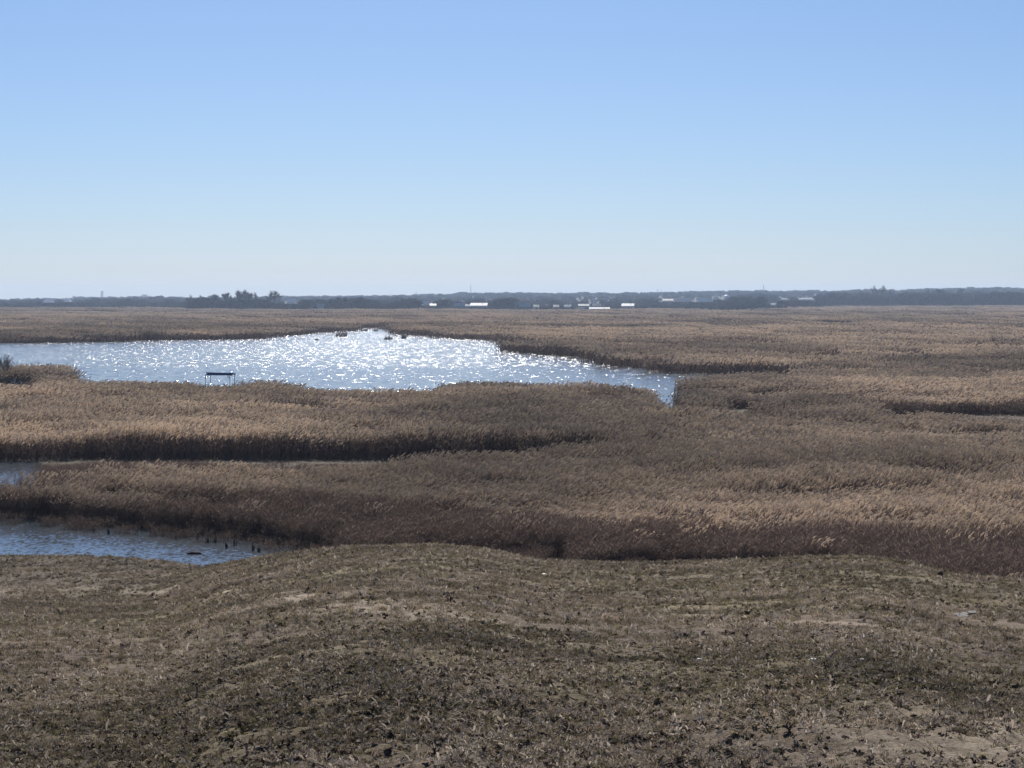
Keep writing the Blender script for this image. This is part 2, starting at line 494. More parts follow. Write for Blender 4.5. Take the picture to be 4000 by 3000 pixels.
# gusts: long streaks of rougher and calmer water; the far half of the lake is rough, the lee near the reeds calm
sep = N(nt, 'ShaderNodeSeparateXYZ'); nt.links.new(geo.outputs['Position'], sep.inputs[0])
mp = N(nt, 'ShaderNodeMapping'); mp.inputs['Scale'].default_value = (0.012, 0.02, 1)
nt.links.new(co.outputs['Object'], mp.inputs[0])
gn = N(nt, 'ShaderNodeTexNoise', Scale=1.0, Detail=5.0, Roughness=0.6); nt.links.new(mp.outputs[0], gn.inputs['Vector'])
yy = mathn(nt, 'ADD', sep.outputs['Y'], mathn(nt, 'MULTIPLY', mathn(nt, 'SUBTRACT', gn.outputs['Fac'], 0.5), 90.0))
def srange(v, a, b, lo, hi):
    mr = N(nt, 'ShaderNodeMapRange', interpolation_type='SMOOTHSTEP')
    mr.inputs['From Min'].default_value = a; mr.inputs['From Max'].default_value = b
    mr.inputs['To Min'].default_value = lo; mr.inputs['To Max'].default_value = hi
    nt.links.new(v, mr.inputs['Value'])
    return mr.outputs[0]
wind = mathn(nt, 'MULTIPLY', srange(yy, 505, 545, 0.66, 1.12), srange(sep.outputs['Y'], 180, 320, 0.42, 1.0))                  # open water beyond the lee of the near reeds
gust = mathn(nt, 'MULTIPLY', wind, mathn(nt, 'ADD', mathn(nt, 'MULTIPLY', gn.outputs['Fac'], 0.7), 0.65))
# windrows: narrow lanes along the wind in which the ripples are steeper
mpw = N(nt, 'ShaderNodeMapping'); mpw.inputs['Scale'].default_value = (2.3, 0.13, 1)
nt.links.new(co.outputs['Object'], mpw.inputs[0])
wr = N(nt, 'ShaderNodeTexNoise', Scale=1.0, Detail=2.0, Roughness=0.6); nt.links.new(mpw.outputs[0], wr.inputs['Vector'])
lane = srange(wr.outputs['Fac'], 0.36, 0.66, 0.45, 1.75)
coarse = srange(sep.outputs['Y'], 220, 420, 0.10, 1.0)   # the small pond has no room for longer waves
sl = vadd(vscale(vscale(tex_slope(0.7, 0.4), 1.1), coarse), vadd(vscale(tex_slope(4.0, 0.6), 0.75), vscale(tex_slope(13.0, 0.7), 0.45)))
sl = vscale(sl, mathn(nt, 'MULTIPLY', gust, lane))
fl = N(nt, 'ShaderNodeVectorMath', operation='MULTIPLY'); fl.inputs[1].default_value = (0.72, 1.12, 0)   # cross-wind slopes are gentler
nt.links.new(sl, fl.inputs[0])
ad = N(nt, 'ShaderNodeVectorMath', operation='ADD'); ad.inputs[1].default_value = (0, 0, 1); nt.links.new(fl.outputs[0], ad.inputs[0])
nm = N(nt, 'ShaderNodeVectorMath', operation='NORMALIZE'); nt.links.new(ad.outputs[0], nm.inputs[0])
p = N(nt, 'ShaderNodeBsdfPrincipled', Roughness=0.13, IOR=1.333)
p.inputs['Base Color'].default_value = (0.022, 0.035, 0.050, 1)
nt.links.new(nm.outputs[0], p.inputs['Normal'])
nt.links.new(p.outputs[0], out.inputs[0])
water = add_mesh('water', [(-1500, 100, 0), (1500, 100, 0), (1500, 2900, 0), (-1500, 2900, 0)], [(0, 1, 2, 3)], wm)
tag(water, 'wind-rippled water of the lake and pond glittering in the sun', None, None, 'structure')

# ------------------------------------------------------------------ reeds
M_STEM = plant_mat('reed_stem', (0.12, 0.086, 0.072), 0.2)
M_LEAF = plant_mat('reed_leaf', (0.185, 0.140, 0.115), 0.45)
M_PLUME = plant_mat('reed_plume', (0.60, 0.525, 0.44), 0.55, 0.32)
REEDM = [M_STEM, M_LEAF, M_PLUME]
def reed_clump(name, n, rad, stem_w, plume_l, plume_w, plumes=True, h0=2.6, leaves=3, seed=0):
    rg = random.Random(seed)
    mb = MB()
    for k in range(n):
        a = rg.uniform(0, 2 * math.pi); r_ = rad * math.sqrt(rg.random())
        bx, by = r_ * math.cos(a), r_ * math.sin(a)
        h = h0 * rg.uniform(0.72, 1.08)
        lx, ly = rg.gauss(0.10, 0.12) * h, rg.gauss(0.0, 0.12) * h
        th = rg.uniform(0, math.pi); side = (math.cos(th), math.sin(th), 0)
        P = lambda t: (bx + lx * t * t, by + ly * t * t, h * t)
        mb.ribbon([P(0), P(0.5), P(1.0)], [stem_w, stem_w, stem_w * 0.6], side, 0)
        for q in range(leaves):
            t = rg.uniform(0.25, 0.92); p0 = Vector(P(t)); aa = rg.uniform(-0.9, 0.9) + (0 if rg.random() < 0.7 else math.pi)
            L = rg.uniform(0.3, 0.6) * h0 / 2.6; dv = Vector((math.cos(aa), math.sin(aa), 0))
            sd = (-dv.y, dv.x, rg.uniform(-.6, .6))
            mb.ribbon([p0, p0 + dv * L * 0.45 + Vector((0, 0, L * 0.5)), p0 + dv * L + Vector((0, 0, L * rg.uniform(0.1, 0.6)))],
                      [stem_w * 1.2, stem_w * 1.8, stem_w * 0.2], sd, 1)
        if plumes and rg.random() < 0.7:
            tip = Vector(P(1.0)); aa = rg.gauss(0.1, 0.7)
            dv = Vector((math.cos(aa), math.sin(aa), 0)); L = plume_l * rg.uniform(0.7, 1.25); w = plume_w * rg.uniform(0.7, 1.2)
            base = tip - Vector((0, 0, L * 0.25))
            pts = [base, base + Vector((0, 0, L * 0.45)) + dv * L * 0.16, base + Vector((0, 0, L * 0.78)) + dv * L * 0.42, base + Vector((0, 0, L * 0.88)) + dv * L * 0.75]
            mb.tube(pts, [w * 0.15, w * 0.5, w * 0.42, w * 0.05], 3, 2, False)
    return mb.build(name, REEDM, link=False)
P_NEAR = [reed_clump('reed_clump', 34, 0.75, 0.016, 0.30, 0.085, True, 2.6, 3, s) for s in (1, 2, 3)] + \
         [reed_clump('reed_clump', 34, 0.75, 0.016, 0.3, 0.07, False, 2.55, 5, s) for s in (4, 5, 6)] + \
         [reed_clump('reed_clump', 26, 0.6, 0.014, 0.3, 0.07, False, 1.1, 5, s) for s in (7, 8)]
P_MID = [reed_clump('reed_clump', 46, 1.5, 0.03, 0.36, 0.14, True, 2.6, 2, s) for s in (11, 12, 13)] + \
        [reed_clump('reed_clump', 42, 1.5, 0.03, 0.4, 0.16, False, 2.55, 4, s) for s in (14, 15)]
P_FAR = [reed_clump('reed_clump', 130, 5.0, 0.10, 0.45, 0.28, True, 2.6, 1, s) for s in (21, 22, 23)] + \
        [reed_clump('reed_clump', 110, 5.0, 0.10, 0.5, 0.34, False, 2.5, 3, s) for s in (24, 25)]

SHELTER_D = 368.0
def reed_height(x, y):
    """reed height factor at a place, 0 where none grow"""
    u = uof(x, y)
    h = 0.86 + 0.26 * (vnoise(x / 16, y / 22, 60) - 0.5) + 0.30 * (vnoise(x / 4.5, y / 5, 66) - 0.5) - 0.22 * sstep(0.60, 0.70, fbm(x / 14, y / 18, 67, 3)) * np.where((u < 800) & (y < 215), 0, 1) + 0.45 * (fbm(x / 60, y / 80, 61, 3) - 0.5)
    # clumped blocks with abrupt edges
    h = h + 0.13 * sstep(0.5, 0.53, fbm(x / 45, y / 70, 63, 4)) * sstep(190, 230, y)
    wet = inside(LAKE, x, y) | inside(POND, x, y) | inside(TRENCH, x, y) | inside(CHANNEL, x, y)
    for q in HOLES: wet |= inside(q, x, y)
    far = y > 560
    if far.any():
        g = np.zeros(x.shape, bool)
        for q in FAR_GAPS: g |= inside(q, x, y)
        h = np.where(g & far, h * 0.22, h)
    # reeds of the lake's near margin are shorter
    h = np.where((y < 420) & inside(LAKE, x, y + 22) & (u > 250) & (u < 2680), h * 0.80, h)
    h = np.where((u > 2815) & (u < 2950) & (y > 262) & (y < 292), h * 0.86, h)
    h = np.where((u > 3380) & (y > 226) & (y < 256), h * 0.95, h)
    # lower reeds before the shelter
    h = np.where((np.abs(u - 860) < 130) & (y > 300) & (y < SHELTER_D + 4), h * 0.82, h)
    h = np.where((np.abs(u - 860) < 75) & (y >= SHELTER_D - 8) & (y < SHELTER_D + 8), h * 0.6, h)
    h = np.where((u < 175) & (y > 325) & (y < 396), h * 0.36, h)
    h = np.where((u > 3380) & (y > 280) & (y < 312), h * 1.12 + 0.1, h)
    # fringe by the pond is thin and low
    return np.where(wet, 0, h)
def reed_front(u):
    """nearest distance at which reeds grow"""
    return np.interp(u, [-1500, 1300, 1400, 2100, 2600, 3200, 3500, 3700, 4000, 5500], [120, 140, 137, 134, 134, 130, 124, 114, 110, 108])
def plume_share(x, y):
    u = uof(x, y)
    start = np.interp(u, [-1500, 0, 500, 1000, 1300, 2000, 2700, 3500, 4000, 5500], [150, 158, 160, 164, 163, 150, 140, 136, 131, 126])
    p = sstep(start - 4, start + 5, y)
    p = p * (np.where(y > 212, 0.5, 0.26) + 1.0 * sstep(0.36, 0.60, fbm(x / 24, y / 36, 70, 4)))
    p = np.where((u > 2200) & (y > start) & (y < 178), p + 0.3, p)
    return np.clip(p, 0.02, 0.97)

def reed_zone(name, protos, y0, y1, spacing, n_pl, n_plain, label, extra=None, short=False):
    # jittered grid in ground coordinates
    pts = []
    yv = y0
    while yv < y1:
        s = spacing(yv)
        half = 0.285 * yv + 6
        xs = np.arange(-half, half, s)
        pts.append(np.stack([xs + RNG.uniform(-.5, .5, len(xs)) * s, np.full(len(xs), yv) + RNG.uniform(-.5, .5, len(xs)) * s, np.full(len(xs), s)], 1))
        yv += s
    P = np.concatenate(pts)
    x, y, s = P[:, 0], P[:, 1], P[:, 2]
    u = uof(x, y)
    h = reed_height(x, y)
    front = reed_front(u) + 3.0 * (vnoise(x / 2.5, y * 0, 77) - 0.5)
    h = np.where(y < front, 0, h)
    if y0 < 200: h = h * (0.72 + 0.28 * sstep(0, 9, y - front))
    if extra is not None: h = extra(x, y, u, h)
    # shore margins thinner
    keep = (h > 0.12)
    if y1 > 3000: keep &= y < np.interp(u, [-1500, 0, 700, 760, 2000, 2600, 3300, 5500], [3150, 3150, 3100, 2610, 2700, 2750, 3400, 3480])
    x, y, s, h, u = x[keep], y[keep], s[keep], h[keep], u[keep]
    n = len(x)
    ps = plume_share(x, y)
    pl = RNG.random(n) < ps
    var = np.where(pl, RNG.integers(0, n_pl, n), n_pl + RNG.integers(0, n_plain, n))
    if short:
        lo = h < 0.5
        var = np.where(lo, n_pl + n_plain + RNG.integers(0, 2, n), var)
        h = np.where(lo, h * 1.9, h)
    wide = s / np.array([spacing(v) for v in (y0,)])[0]
    hh = h * RNG.uniform(0.88, 1.12, n)
    rot = np.stack([RNG.normal(0, 0.03, n), RNG.normal(0.03, 0.03, n), RNG.normal(0, 0.5, n)], 1)
    scl = np.stack([wide * RNG.uniform(0.9, 1.15, n), wide * RNG.uniform(0.9, 1.15, n), hh], 1)
    z = np.maximum(ground_z(x, y) - 0.05, -0.12)
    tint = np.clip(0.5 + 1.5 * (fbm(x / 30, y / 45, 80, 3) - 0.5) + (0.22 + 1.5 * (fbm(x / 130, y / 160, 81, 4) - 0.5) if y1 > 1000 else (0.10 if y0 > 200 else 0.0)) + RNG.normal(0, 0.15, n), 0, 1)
    if y0 < 200: tint = np.clip(tint + 0.25 * sstep(1900, 2900, u) * (y < 180), 0, 1)
    o = scatter(name, protos, np.stack([x, y, z], 1), rot, scl, var, tint)
    tag(o, label, 'reeds', None, 'stuff')
    print(name, n)
    return o
def near_extra(x, y, u, h):
    # thin ragged margin standing in the pond, low growth in the old channel
    ch = inside(CHANNEL, x, y) & (u > 150)
    h = np.where(ch & (RNG.random(len(x)) < 0.9) & (fbm(x / 5, y / 5, 91, 3) > 0.30), 0.16 + 0.22 * vnoise(x / 4, y / 4, 90), h)
    fr = (h > 0) & (y < 190) & (inside(POND, x, y - 7))
    h = np.where(fr, h * (0.55 + 0.4 * vnoise(x / 1.5, y / 1.5, 92)), h)
    marg = inside(POND, x, y) & inside(POND, x + 0, y - 6) & ~inside(POND, x, y + 5) & (y > 138)
    h = np.where(marg & (RNG.random(len(x)) < 0.30), 0.25 + 0.2 * RNG.random(len(x)), h)
    fd = reed_front(u)
    stray = (y < fd + 2) & (y > fd - 14) & (u > 1250) & (RNG.random(len(x)) < 0.10 * sstep(-14, 0, y - fd) + 0.02)
    h = np.where(stray, 0.2 + 0.28 * RNG.random(len(x)), h)
    # dark notch in the front row
    notch = (u > 2110 + (y - 134) * 14) & (u < 2232) & (y < 139)
    h = np.where(notch, 0, h)
    return h
reed_zone('near_reed_bed', P_NEAR, 106, 212, lambda d: 0.72, 3, 3, 'tall brown reeds with pale plumes just below the grassy hill', near_extra, True)
reed_zone('middle_reed_bed', P_MID, 212, 420, lambda d: 1.25 * d / 212, 3, 2, 'band of tan reeds between the dark channel and the near lake shore')
reed_zone('far_reed_bed', P_FAR, 420, 4100, lambda d: 4.4 * (d / 420) ** 0.72, 3, 2, 'wide tan reed marsh around and beyond the lake up to the trees')

# ------------------------------------------------------------------ hillside grass, weeds and clods
M_DRY = plant_mat('dry_grass', (0.29, 0.23, 0.165), 0.3, 0.4)
M_GRN = plant_mat('dull_green_grass', (0.165, 0.142, 0.086), 0.35, 0.4)
M_DEAD = plant_mat('dead_leaf', (0.39, 0.335, 0.275), 0.3, 0.45)
M_TWIG = plant_mat('dark_stalk', (0.10, 0.066, 0.050), 0.0, 0.4)
M_CLOD = plain_mat('earth_clod', (0.12, 0.092, 0.07), 0.95, 0.4, 30)
def tuft(name, n, h, w, m, spread, seed):
    rg = random.Random(seed); mb = MB()
    for k in range(n):
        a = rg.uniform(0, 2 * math.pi); lean = rg.uniform(0.2, 1.3); hh = h * rg.uniform(0.5, 1.15)
        b = Vector((rg.gauss(0, spread), rg.gauss(0, spread), -0.005)); dv = Vector((math.cos(a), math.sin(a), 0))
        mb.ribbon([b, b + dv * hh * lean * 0.35 + Vector((0, 0, hh * 0.65)), b + dv * hh * lean + Vector((0, 0, hh * rg.uniform(0.3, 0.95)))],
                  [w, w * 0.9, w * 0.15], (-dv.y, dv.x, rg.uniform(-.3, .3)), 0)
    return mb.build(name, [m], link=False)
def weed(name, n, L, w, m, seed):
    """flat rosette of curled leaves"""
    rg = random.Random(seed); mb = MB()
    for k in range(n):
        a = rg.uniform(0, 2 * math.pi); l = L * rg.uniform(0.5, 1.2); dv = Vector((math.cos(a), math.sin(a), 0)); sd = Vector((-dv.y, dv.x, rg.uniform(-.9, .9)))
        b = Vector((rg.gauss(0, L * .25), rg.gauss(0, L * .25), 0.0)); up = rg.uniform(0.15, 0.8)
        ww = w * rg.uniform(0.6, 1.3)
        mb.ribbon([b, b + dv * l * 0.4 + Vector((0, 0, l * up * .7)), b + dv * l * 0.8 + Vector((0, 0, l * up)), b + dv * l + Vector((0, 0, l * up * rg.uniform(0.2, 1.1)))],
                  [ww * .3, ww, ww * .9, ww * .1], sd, 0)
    return mb.build(name, [m], link=False)
def clod(name, seed):
    rg = random.Random(seed)
    import bmesh
    bm = bmesh.new(); bmesh.ops.create_icosphere(bm, subdivisions=1, radius=1)
    for v in bm.verts: v.co *= rg.uniform(0.6, 1.2); v.co.z *= 0.6
    me = bpy.data.meshes.new(name); bm.to_mesh(me); bm.free(); me.materials.append(M_CLOD)
    return bpy.data.objects.new(name, me)
G_PROTO = [tuft('grass_tuft', 16, 0.055, 0.006, M_DRY, 0.02, 1), tuft('grass_tuft', 16, 0.05, 0.006, M_GRN, 0.022, 2),
           weed('weed', 8, 0.05, 0.018, M_DEAD, 3), weed('weed', 9, 0.045, 0.02, M_GRN, 4), weed('weed', 7, 0.06, 0.014, M_DEAD, 5),
           weed('weed', 8, 0.05, 0.016, M_TWIG, 6), clod('clod', 7), clod('clod', 8), tuft('grass_tuft', 12, 0.075, 0.005, M_DEAD, 0.03, 9)]
def hill_scatter(name, y0, y1, dens, size, label, probs):
    A = 0.27 * (y1 * y1 - y0 * y0)
    fade = y1 < 100
    n = int(A * dens)
    y = np.sqrt(RNG.uniform(y0 * y0, y1 * y1, n)); x = RNG.uniform(-0.27, 0.27, n) * y
    u = uof(x, y)
    b = bare_at(x, y); g = green_at(x, y)
    cl = fbm(x / 0.8, y / 1.0, 120, 4)
    keep = (RNG.random(n) < (0.24 + 1.6 * sstep(0.40, 0.60, cl)) * (1 - 0.85 * b) * (1 - fade * sstep(20, 40, y + 14 * (fbm(x / 3, y / 5, 99, 3) - 0.5)))) & (y < np.interp(u, RID_U, RID_D) + 1) & (ground_z(x, y) > 0.12)
    x, y, g, cl = x[keep], y[keep], g[keep], cl[keep]; n = len(x)
    z = ground_z(x, y)
    pr = np.array(probs, float); pr /= pr.sum()
    var = RNG.choice(len(pr), n, p=pr)
    swap = (RNG.random(n) < g * 0.35) & (var != 6) & (var != 7)
    var = np.where(swap, RNG.choice([1, 3], n), var)
    s = size(y) * np.clip(RNG.lognormal(0, 0.3, n), 0.4, 1.6)
    s = np.where((var == 6) | (var == 7), s * 0.028, s)
    rot = np.stack([RNG.normal(0, .25, n), RNG.normal(0, .25, n), RNG.uniform(0, 6.28, n)], 1)
    scl = np.stack([s, s, s * RNG.uniform(.7, 1.2, n)], 1)
    tint = np.clip(0.5 + 1.6 * (fbm(x / 2, y / 3, 130, 3) - 0.5) + RNG.normal(0, .22, n), 0, 1)
    o = scatter(name, G_PROTO, np.stack([x, y, z], 1), rot, scl, var, tint)
    tag(o, label, 'grass', None, 'stuff'); print(name, n)
hill_scatter('near_weeds', 12, 40, 700, lambda y: 0.72 + 0 * y, 'tangled dry weeds and clods on the nearest part of the hill', [3, 2, 3, 2.0, 3, 2.6, 3.5, 3.5, 2])
hill_scatter('short_grass', 22, 138, 36, lambda y: 0.9 + y * 0.009, 'short dry grass on the lower slope above the reeds', [4, 3.0, 1.0, 0.6, 1.0, 0.6, 0.8, 0.8, 1.4])

# ------------------------------------------------------------------ trees
M_BARK = plain_mat('grey_bark', (0.11, 0.098, 0.09), 0.9, 0.3, 2)
M_BRANCH = plain_mat('bare_twigs', (0.055, 0.047, 0.044), 0.9, 0.3, 0.4)
def bare_tree(h, spread, seed, fork=0.3, stems=1, twig=0.35, ntw=9, rk=0.024):
    """leafless tree: (trunk and limbs, fine twigs) as two MBs; unit metres"""
    rg = random.Random(seed); tr, tw = MB(), MB()
    tips = []
    def limb(p, d, L, r_, lev):
        pts = [p]; dd = d.copy(); q = p.copy()
        for k in range(3):
            dd = (dd + Vector((rg.gauss(0, .14), rg.gauss(0, .14), rg.gauss(0.06, .08)))).normalized()
            q = q + dd * L / 3; pts.append(q.copy())
        tr.tube(pts, [r_, r_ * .85, r_ * .7, r_ * .5], 4 if lev < 2 else 3, 0, False)
        if lev >= 3:
            tips.append((pts, dd)); return
        if lev >= 2: tips.append((pts, dd))
        nb = rg.choice((2, 3, 3)) + (1 if lev == 0 else 0)
        for k in range(nb):
            a = rg.uniform(0, 2 * math.pi); s = spread * rg.uniform(0.5, 1.2)
            nd = (dd + Vector((math.cos(a) * s, math.sin(a) * s, rg.uniform(0, .25)))).normalized()
            limb(pts[3] if k else pts[2], nd, L * rg.uniform(0.6, 0.85), r_ * 0.55, lev + 1)
    for k in range(stems):
        a = rg.uniform(0, 6.28); o = 0 if stems == 1 else h * 0.06
        d0 = Vector((math.cos(a) * (0.05 if stems == 1 else spread * .6), math.sin(a) * (0.05 if stems == 1 else spread * .6), 1)).normalized()
        limb(Vector((math.cos(a) * o, math.sin(a) * o, -h * .01)), d0, h * fork, h * rk, 0)
    for pts, dd in tips:
        for k in range(ntw):
            p0 = pts[rg.choice((1, 2, 3))]; L = h * rg.uniform(0.05, 0.13)
            a = rg.uniform(0, 6.28); d = (dd + Vector((math.cos(a), math.sin(a), rg.uniform(-.2, .7))) * rg.uniform(.3, 1)).normalized()
            sd = d.orthogonal(); sd.rotate(Matrix.Rotation(rg.uniform(0, 6.28), 3, d))
            tw.ribbon([p0, p0 + d * L * .5, p0 + d * L + Vector((0, 0, L * .1))], [twig, twig * .8, twig * .15], sd, 0)
    return tr, tw
def scale_to(mbs, h):
    zs = max(v[2] for m in mbs for v in m.v)
    k = h / zs
    for m in mbs: m.v = [(a * k, b * k, c_ * k) for a, b, c_ in m.v]
WOOD_PROTO = []
for s in range(6):
    tr, tw = bare_tree(12, 0.75, 300 + s, 0.26, 1 if s % 2 else 3, 0.55, 14)
    scale_to((tr, tw), 12.0)
    tr.add(tw.v, tw.f, 0)
    WOOD_PROTO.append(tr.build('wood_tree', [M_BRANCH], link=False))

# ------------------------------------------------------------------ village: houses
def d_for_base(px, py, lo=2650, hi=6600):
    d = np.linspace(lo, hi, 1500); x = (px - 2000) / F * d
    r_ = row(d, ground_z(x, d))
    k = int(np.argmin(np.abs(r_ - py)))
    return float(d[k])
M_WALL = {}
def cmat(c, rough=0.7):
    key = tuple(c)
    if key not in M_WALL: M_WALL[key] = plain_mat('paint_%d' % len(M_WALL), c, rough, 0.12, 0.6)
    return M_WALL[key]
M_WIN = plain_mat('window_glass', (0.03, 0.04, 0.05), 0.15, 0.1)
M_DOOR = plain_mat('door_wood', (0.10, 0.07, 0.05), 0.6, 0.2)
WHITE, CREAM, BEIGE, PGREEN, GREY, PINK = (.48, .47, .46), (.45, .47, .40), (.38, .32, .26), (.38, .46, .42), (.30, .31, .32), (.55, .38, .33)
DARKW = (.16, .15, .15)
HOUSES = [  # px left, right, row of the bright top, row of the ground, wall colour, roof colour, label
    (1122, 1154, 1168, 1186, GREY, WHITE, 'white roofed house up among bare trees right of the tallest tree group'),
    (1237, 1266, 1188, 1205, CREAM, CREAM, 'small cream house low in the tree belt left of the lake head'),
    (1653, 1677, 1177, 1192, GREY, WHITE, 'little house with one white roof slope above the lake head'),
    (1678, 1704, 1187, 1197, CREAM, BEIGE, 'low cream shed touching the little white roofed house'),
    (1772, 1814, 1184, 1203, DARKW, WHITE, 'dark walled house with a white roof beside the long white barn'),
    (1816, 1836, 1189, 1199, CREAM, GREY, 'tiny pale shed between the dark walled house and the long white barn'),
    (1838, 1906, 1184, 1200, WHITE, WHITE, 'long white barn in the middle of the tree belt'),
    (2026, 2072, 1185, 1205, DARKW, PGREEN, 'dark house with a pale green roof standing at the marsh edge'),
    (2082, 2106, 1191, 1203, CREAM, CREAM, 'small cream house right of the pale green roof'),
    (2160, 2184, 1191, 1204, BEIGE, BEIGE, 'small beige house on the pale bank of the marsh'),
    (2202, 2228, 1191, 1203, GREY, GREY, 'small grey house left of the stacked village houses'),
    (2252, 2285, 1201, 1216, WHITE, DARKW, 'white cottage with a dark roof lowest at the marsh edge'),
    (2258, 2302, 1188, 1199, DARKW, CREAM, 'house with a pale cream roof right above the white cottage'),
    (2308, 2332, 1170, 1186, PINK, PINK, 'tall pinkish house highest in the middle of the village'),
    (2312, 2348, 1187, 1200, WHITE, DARKW, 'white house with dark roof below the tall pinkish house'),
    (2300, 2382, 1201, 1210, WHITE, GREY, 'very long low white outbuilding at the marsh edge'),
    (2428, 2478, 1186, 1201, WHITE, WHITE, 'bright white long house alone to the right of the village middle'),
    (2588, 2630, 1168, 1178, BEIGE, BEIGE, 'beige row house higher on the slope left of the reddish roof'),
    (2634, 2700, 1164, 1178, WHITE, (.55, .30, .24), 'long white house with a reddish roof on the slope'),
    (2720, 2782, 1163, 1180, WHITE, PGREEN, 'long white house with greenish roof right of the reddish roof'),
    (2788, 2806, 1159, 1168, WHITE, GREY, 'small white house on the skyline slope beside the round white tank'),
    (3050, 3074, 1165, 1173, CREAM, GREY, 'small pale shed under the thin mast on the right'),
    (3118, 3176, 1164, 1173, WHITE, GREY, 'long pale shed far right of the thin mast'),
    (3012, 3040, 1185, 1195, GREY, GREY, 'grey roofed hut low at the edge of the right wood'),
    (178, 204, 1172, 1182, WHITE, WHITE, 'far white shed at the left end of the ridge'),
    (256, 272, 1171, 1180, WHITE, GREY, 'far white hut left of the lattice tower'),
]
HRECT = []
hrg = random.Random(5)
for (x0, x1, y0, y1, wc, rc, lab) in HOUSES:
    cx = (x0 + x1) / 2; d = d_for_base(cx, y1)
    if y1 > 1195: d = {1205: 2860, 1203: 2880, 1216: 2700, 1210: 2760}.get(y1, 2930) - 40 * (y1 > 1200)
    w = (x1 - x0) / F * d
    X, Y = at_d(cx, d); z = float(ground_z(np.array([X]), np.array([Y]))[0])
    H = EYE - d * float(dep(y0)) - z; eave = EYE - d * float(dep(y0 + 0.62 * (y1 - y0))) - z
    t = empty('house', (X, Y, z), hrg.uniform(-0.15, 0.15)); tag(t, lab, 'house', 'village houses beyond the marsh')
    dp = max(7.0, min(w * .6, 10)); wh = max(eave, 1.8); rh = H
    mb = MB(); a, b = w / 2 * .95, dp / 2
    mb.add([(-a, -b, -1.5), (a, -b, -1.5), (a, b, -1.5), (-a, b, -1.5), (-a, -b, wh), (a, -b, wh), (a, b, wh), (-a, b, wh), (-a, 0, rh * .97), (a, 0, rh * .97)],
           [(0, 1, 5, 4), (1, 2, 6, 9, 5), (2, 3, 7, 6), (3, 0, 4, 8, 7)])
    wo_ = mb.build('wall', [cmat(wc)], t)
    mb = MB(); a, b2 = w / 2, b + 0.4; e = wh - .15
    for sgn in (-1, 1):
        mb.add([(-a, sgn * b2, e), (a, sgn * b2, e), (a, 0, rh), (-a, 0, rh), (-a, sgn * b2, e + .25), (a, sgn * b2, e + .25), (a, 0, rh + .25), (-a, 0, rh + .25)],
               [(0, 1, 2, 3), (4, 7, 6, 5), (0, 4, 5, 1), (1, 5, 6, 2), (3, 7, 4, 0)])
    ro = mb.build('roof', [cmat(rc, .45)], t)
    mb = MB(); mb.box((w * .2, .6, rh + .2), (.35, .35, .8)); mb.build('chimney', [cmat((.35, .22, .17))], ro)
    for k in range(max(1, int(w // 4))):
        n_ = max(1, int(w // 4)); wx = -w / 2 + w * (k + .5) / n_
        if k == n_ // 2 and n_ > 1:
            mb = MB(); mb.box((wx, -b - .04, .9), (.5, .06, min(1.0, wh * .4))); mb.build('door', [M_DOOR], t)
        else:
            mb = MB(); mb.box((wx, -b - .03, wh * .55), (.6, .05, min(.7, wh * .25))); mb.build('window', [M_WIN], t)
    HRECT.append((x0 - 6, x1 + 6, y0 - 2, y1, d))
# round white tank on the slope
d = d_for_base(2836, 1172); X, Y = at_d(2836, d); z = float(ground_z(np.array([X]), np.array([Y]))[0])
t = empty('storage_tank', (X, Y, z)); tag(t, 'round bright white tank on the skyline slope', 'tank')
rr = 10 / F * d; hh = 16 / F * d
mb = MB(); mb.tube([(0, 0, -1), (0, 0, hh)], [rr, rr], 16); mb.build('tank_shell', [cmat((.82, .82, .82), .35)], t)
mb = MB(); mb.tube([(0, 0, hh), (0, 0, hh + rr * .25), (0, 0, hh + rr * .4)], [rr * 1.02, rr * .7, .3], 16); mb.build('tank_roof', [cmat((.8, .8, .8), .4)], t)
HRECT.append((2820, 2852, 1144, 1172, d))

# masts
M_STEEL = plain_mat('grey_steel', (0.22, 0.22, 0.23), 0.5, 0.2, 1, 0.0)
def mast(px, ytop, ybase, wpx, lab, panels=False):
    d = 5200.0; X, Y = at_d(px, d); z = float(ground_z(np.array([X]), np.array([Y]))[0])
    top = EYE - d * float(dep(ytop)); H = top - z; w = wpx / F * d / 2
    t = empty('mast', (X, Y, z)); tag(t, lab, 'mast', 'masts on the skyline')
    for sx, sy in ((-1, -1), (1, -1), (1, 1), (-1, 1)):
        mb = MB(); mb.tube([(sx * w, sy * w, -1), (sx * w * .35, sy * w * .35, H)], [w * .16 + .12, w * .1 + .1], 4); mb.build('leg', [M_STEEL], t)
    mb = MB(); n = 10
    for k in range(n):
        z0, z1 = H * k / n, H * (k + 1) / n; a, b = w * (1 - .65 * k / n), w * (1 - .65 * (k + 1) / n)
        for (p, q) in (((-a, -a, z0), (b, -b, z1)), ((a, -a, z0), (-b, -b, z1)), ((-a, a, z0), (b, b, z1)), ((-a, -a, z0), (-b, b, z1)), ((a, -a, z0), (b, b, z1))):
            mb.tube([p, q], [.14, .14], 3)
    mb.build('lattice', [M_STEEL], t)
    if panels:
        for q, zz in enumerate((.95, .78, .6)):
            mb = MB(); mb.box((w * 2.2, 0, H * zz), (w * .9, .3, H * .05)); mb.build('antenna', [cmat((.5, .5, .5))], t)
    else:
        mb = MB(); mb.tube([(0, 0, H), (0, 0, H * 1.08)], [.2, .1], 4); mb.build('antenna', [M_STEEL], t)
mast(397, 1137, 1167, 5, 'lattice tower with side panels on the far left ridge', True)
mast(1524, 1145, 1160, 3, 'short thin mast above the lake head, the left of two')
mast(1626, 1139, 1160, 3, 'short thin mast above the lake head, the right of two')
mast(1839, 1113, 1148, 3.5, 'tall thin red mast above the long white barn')
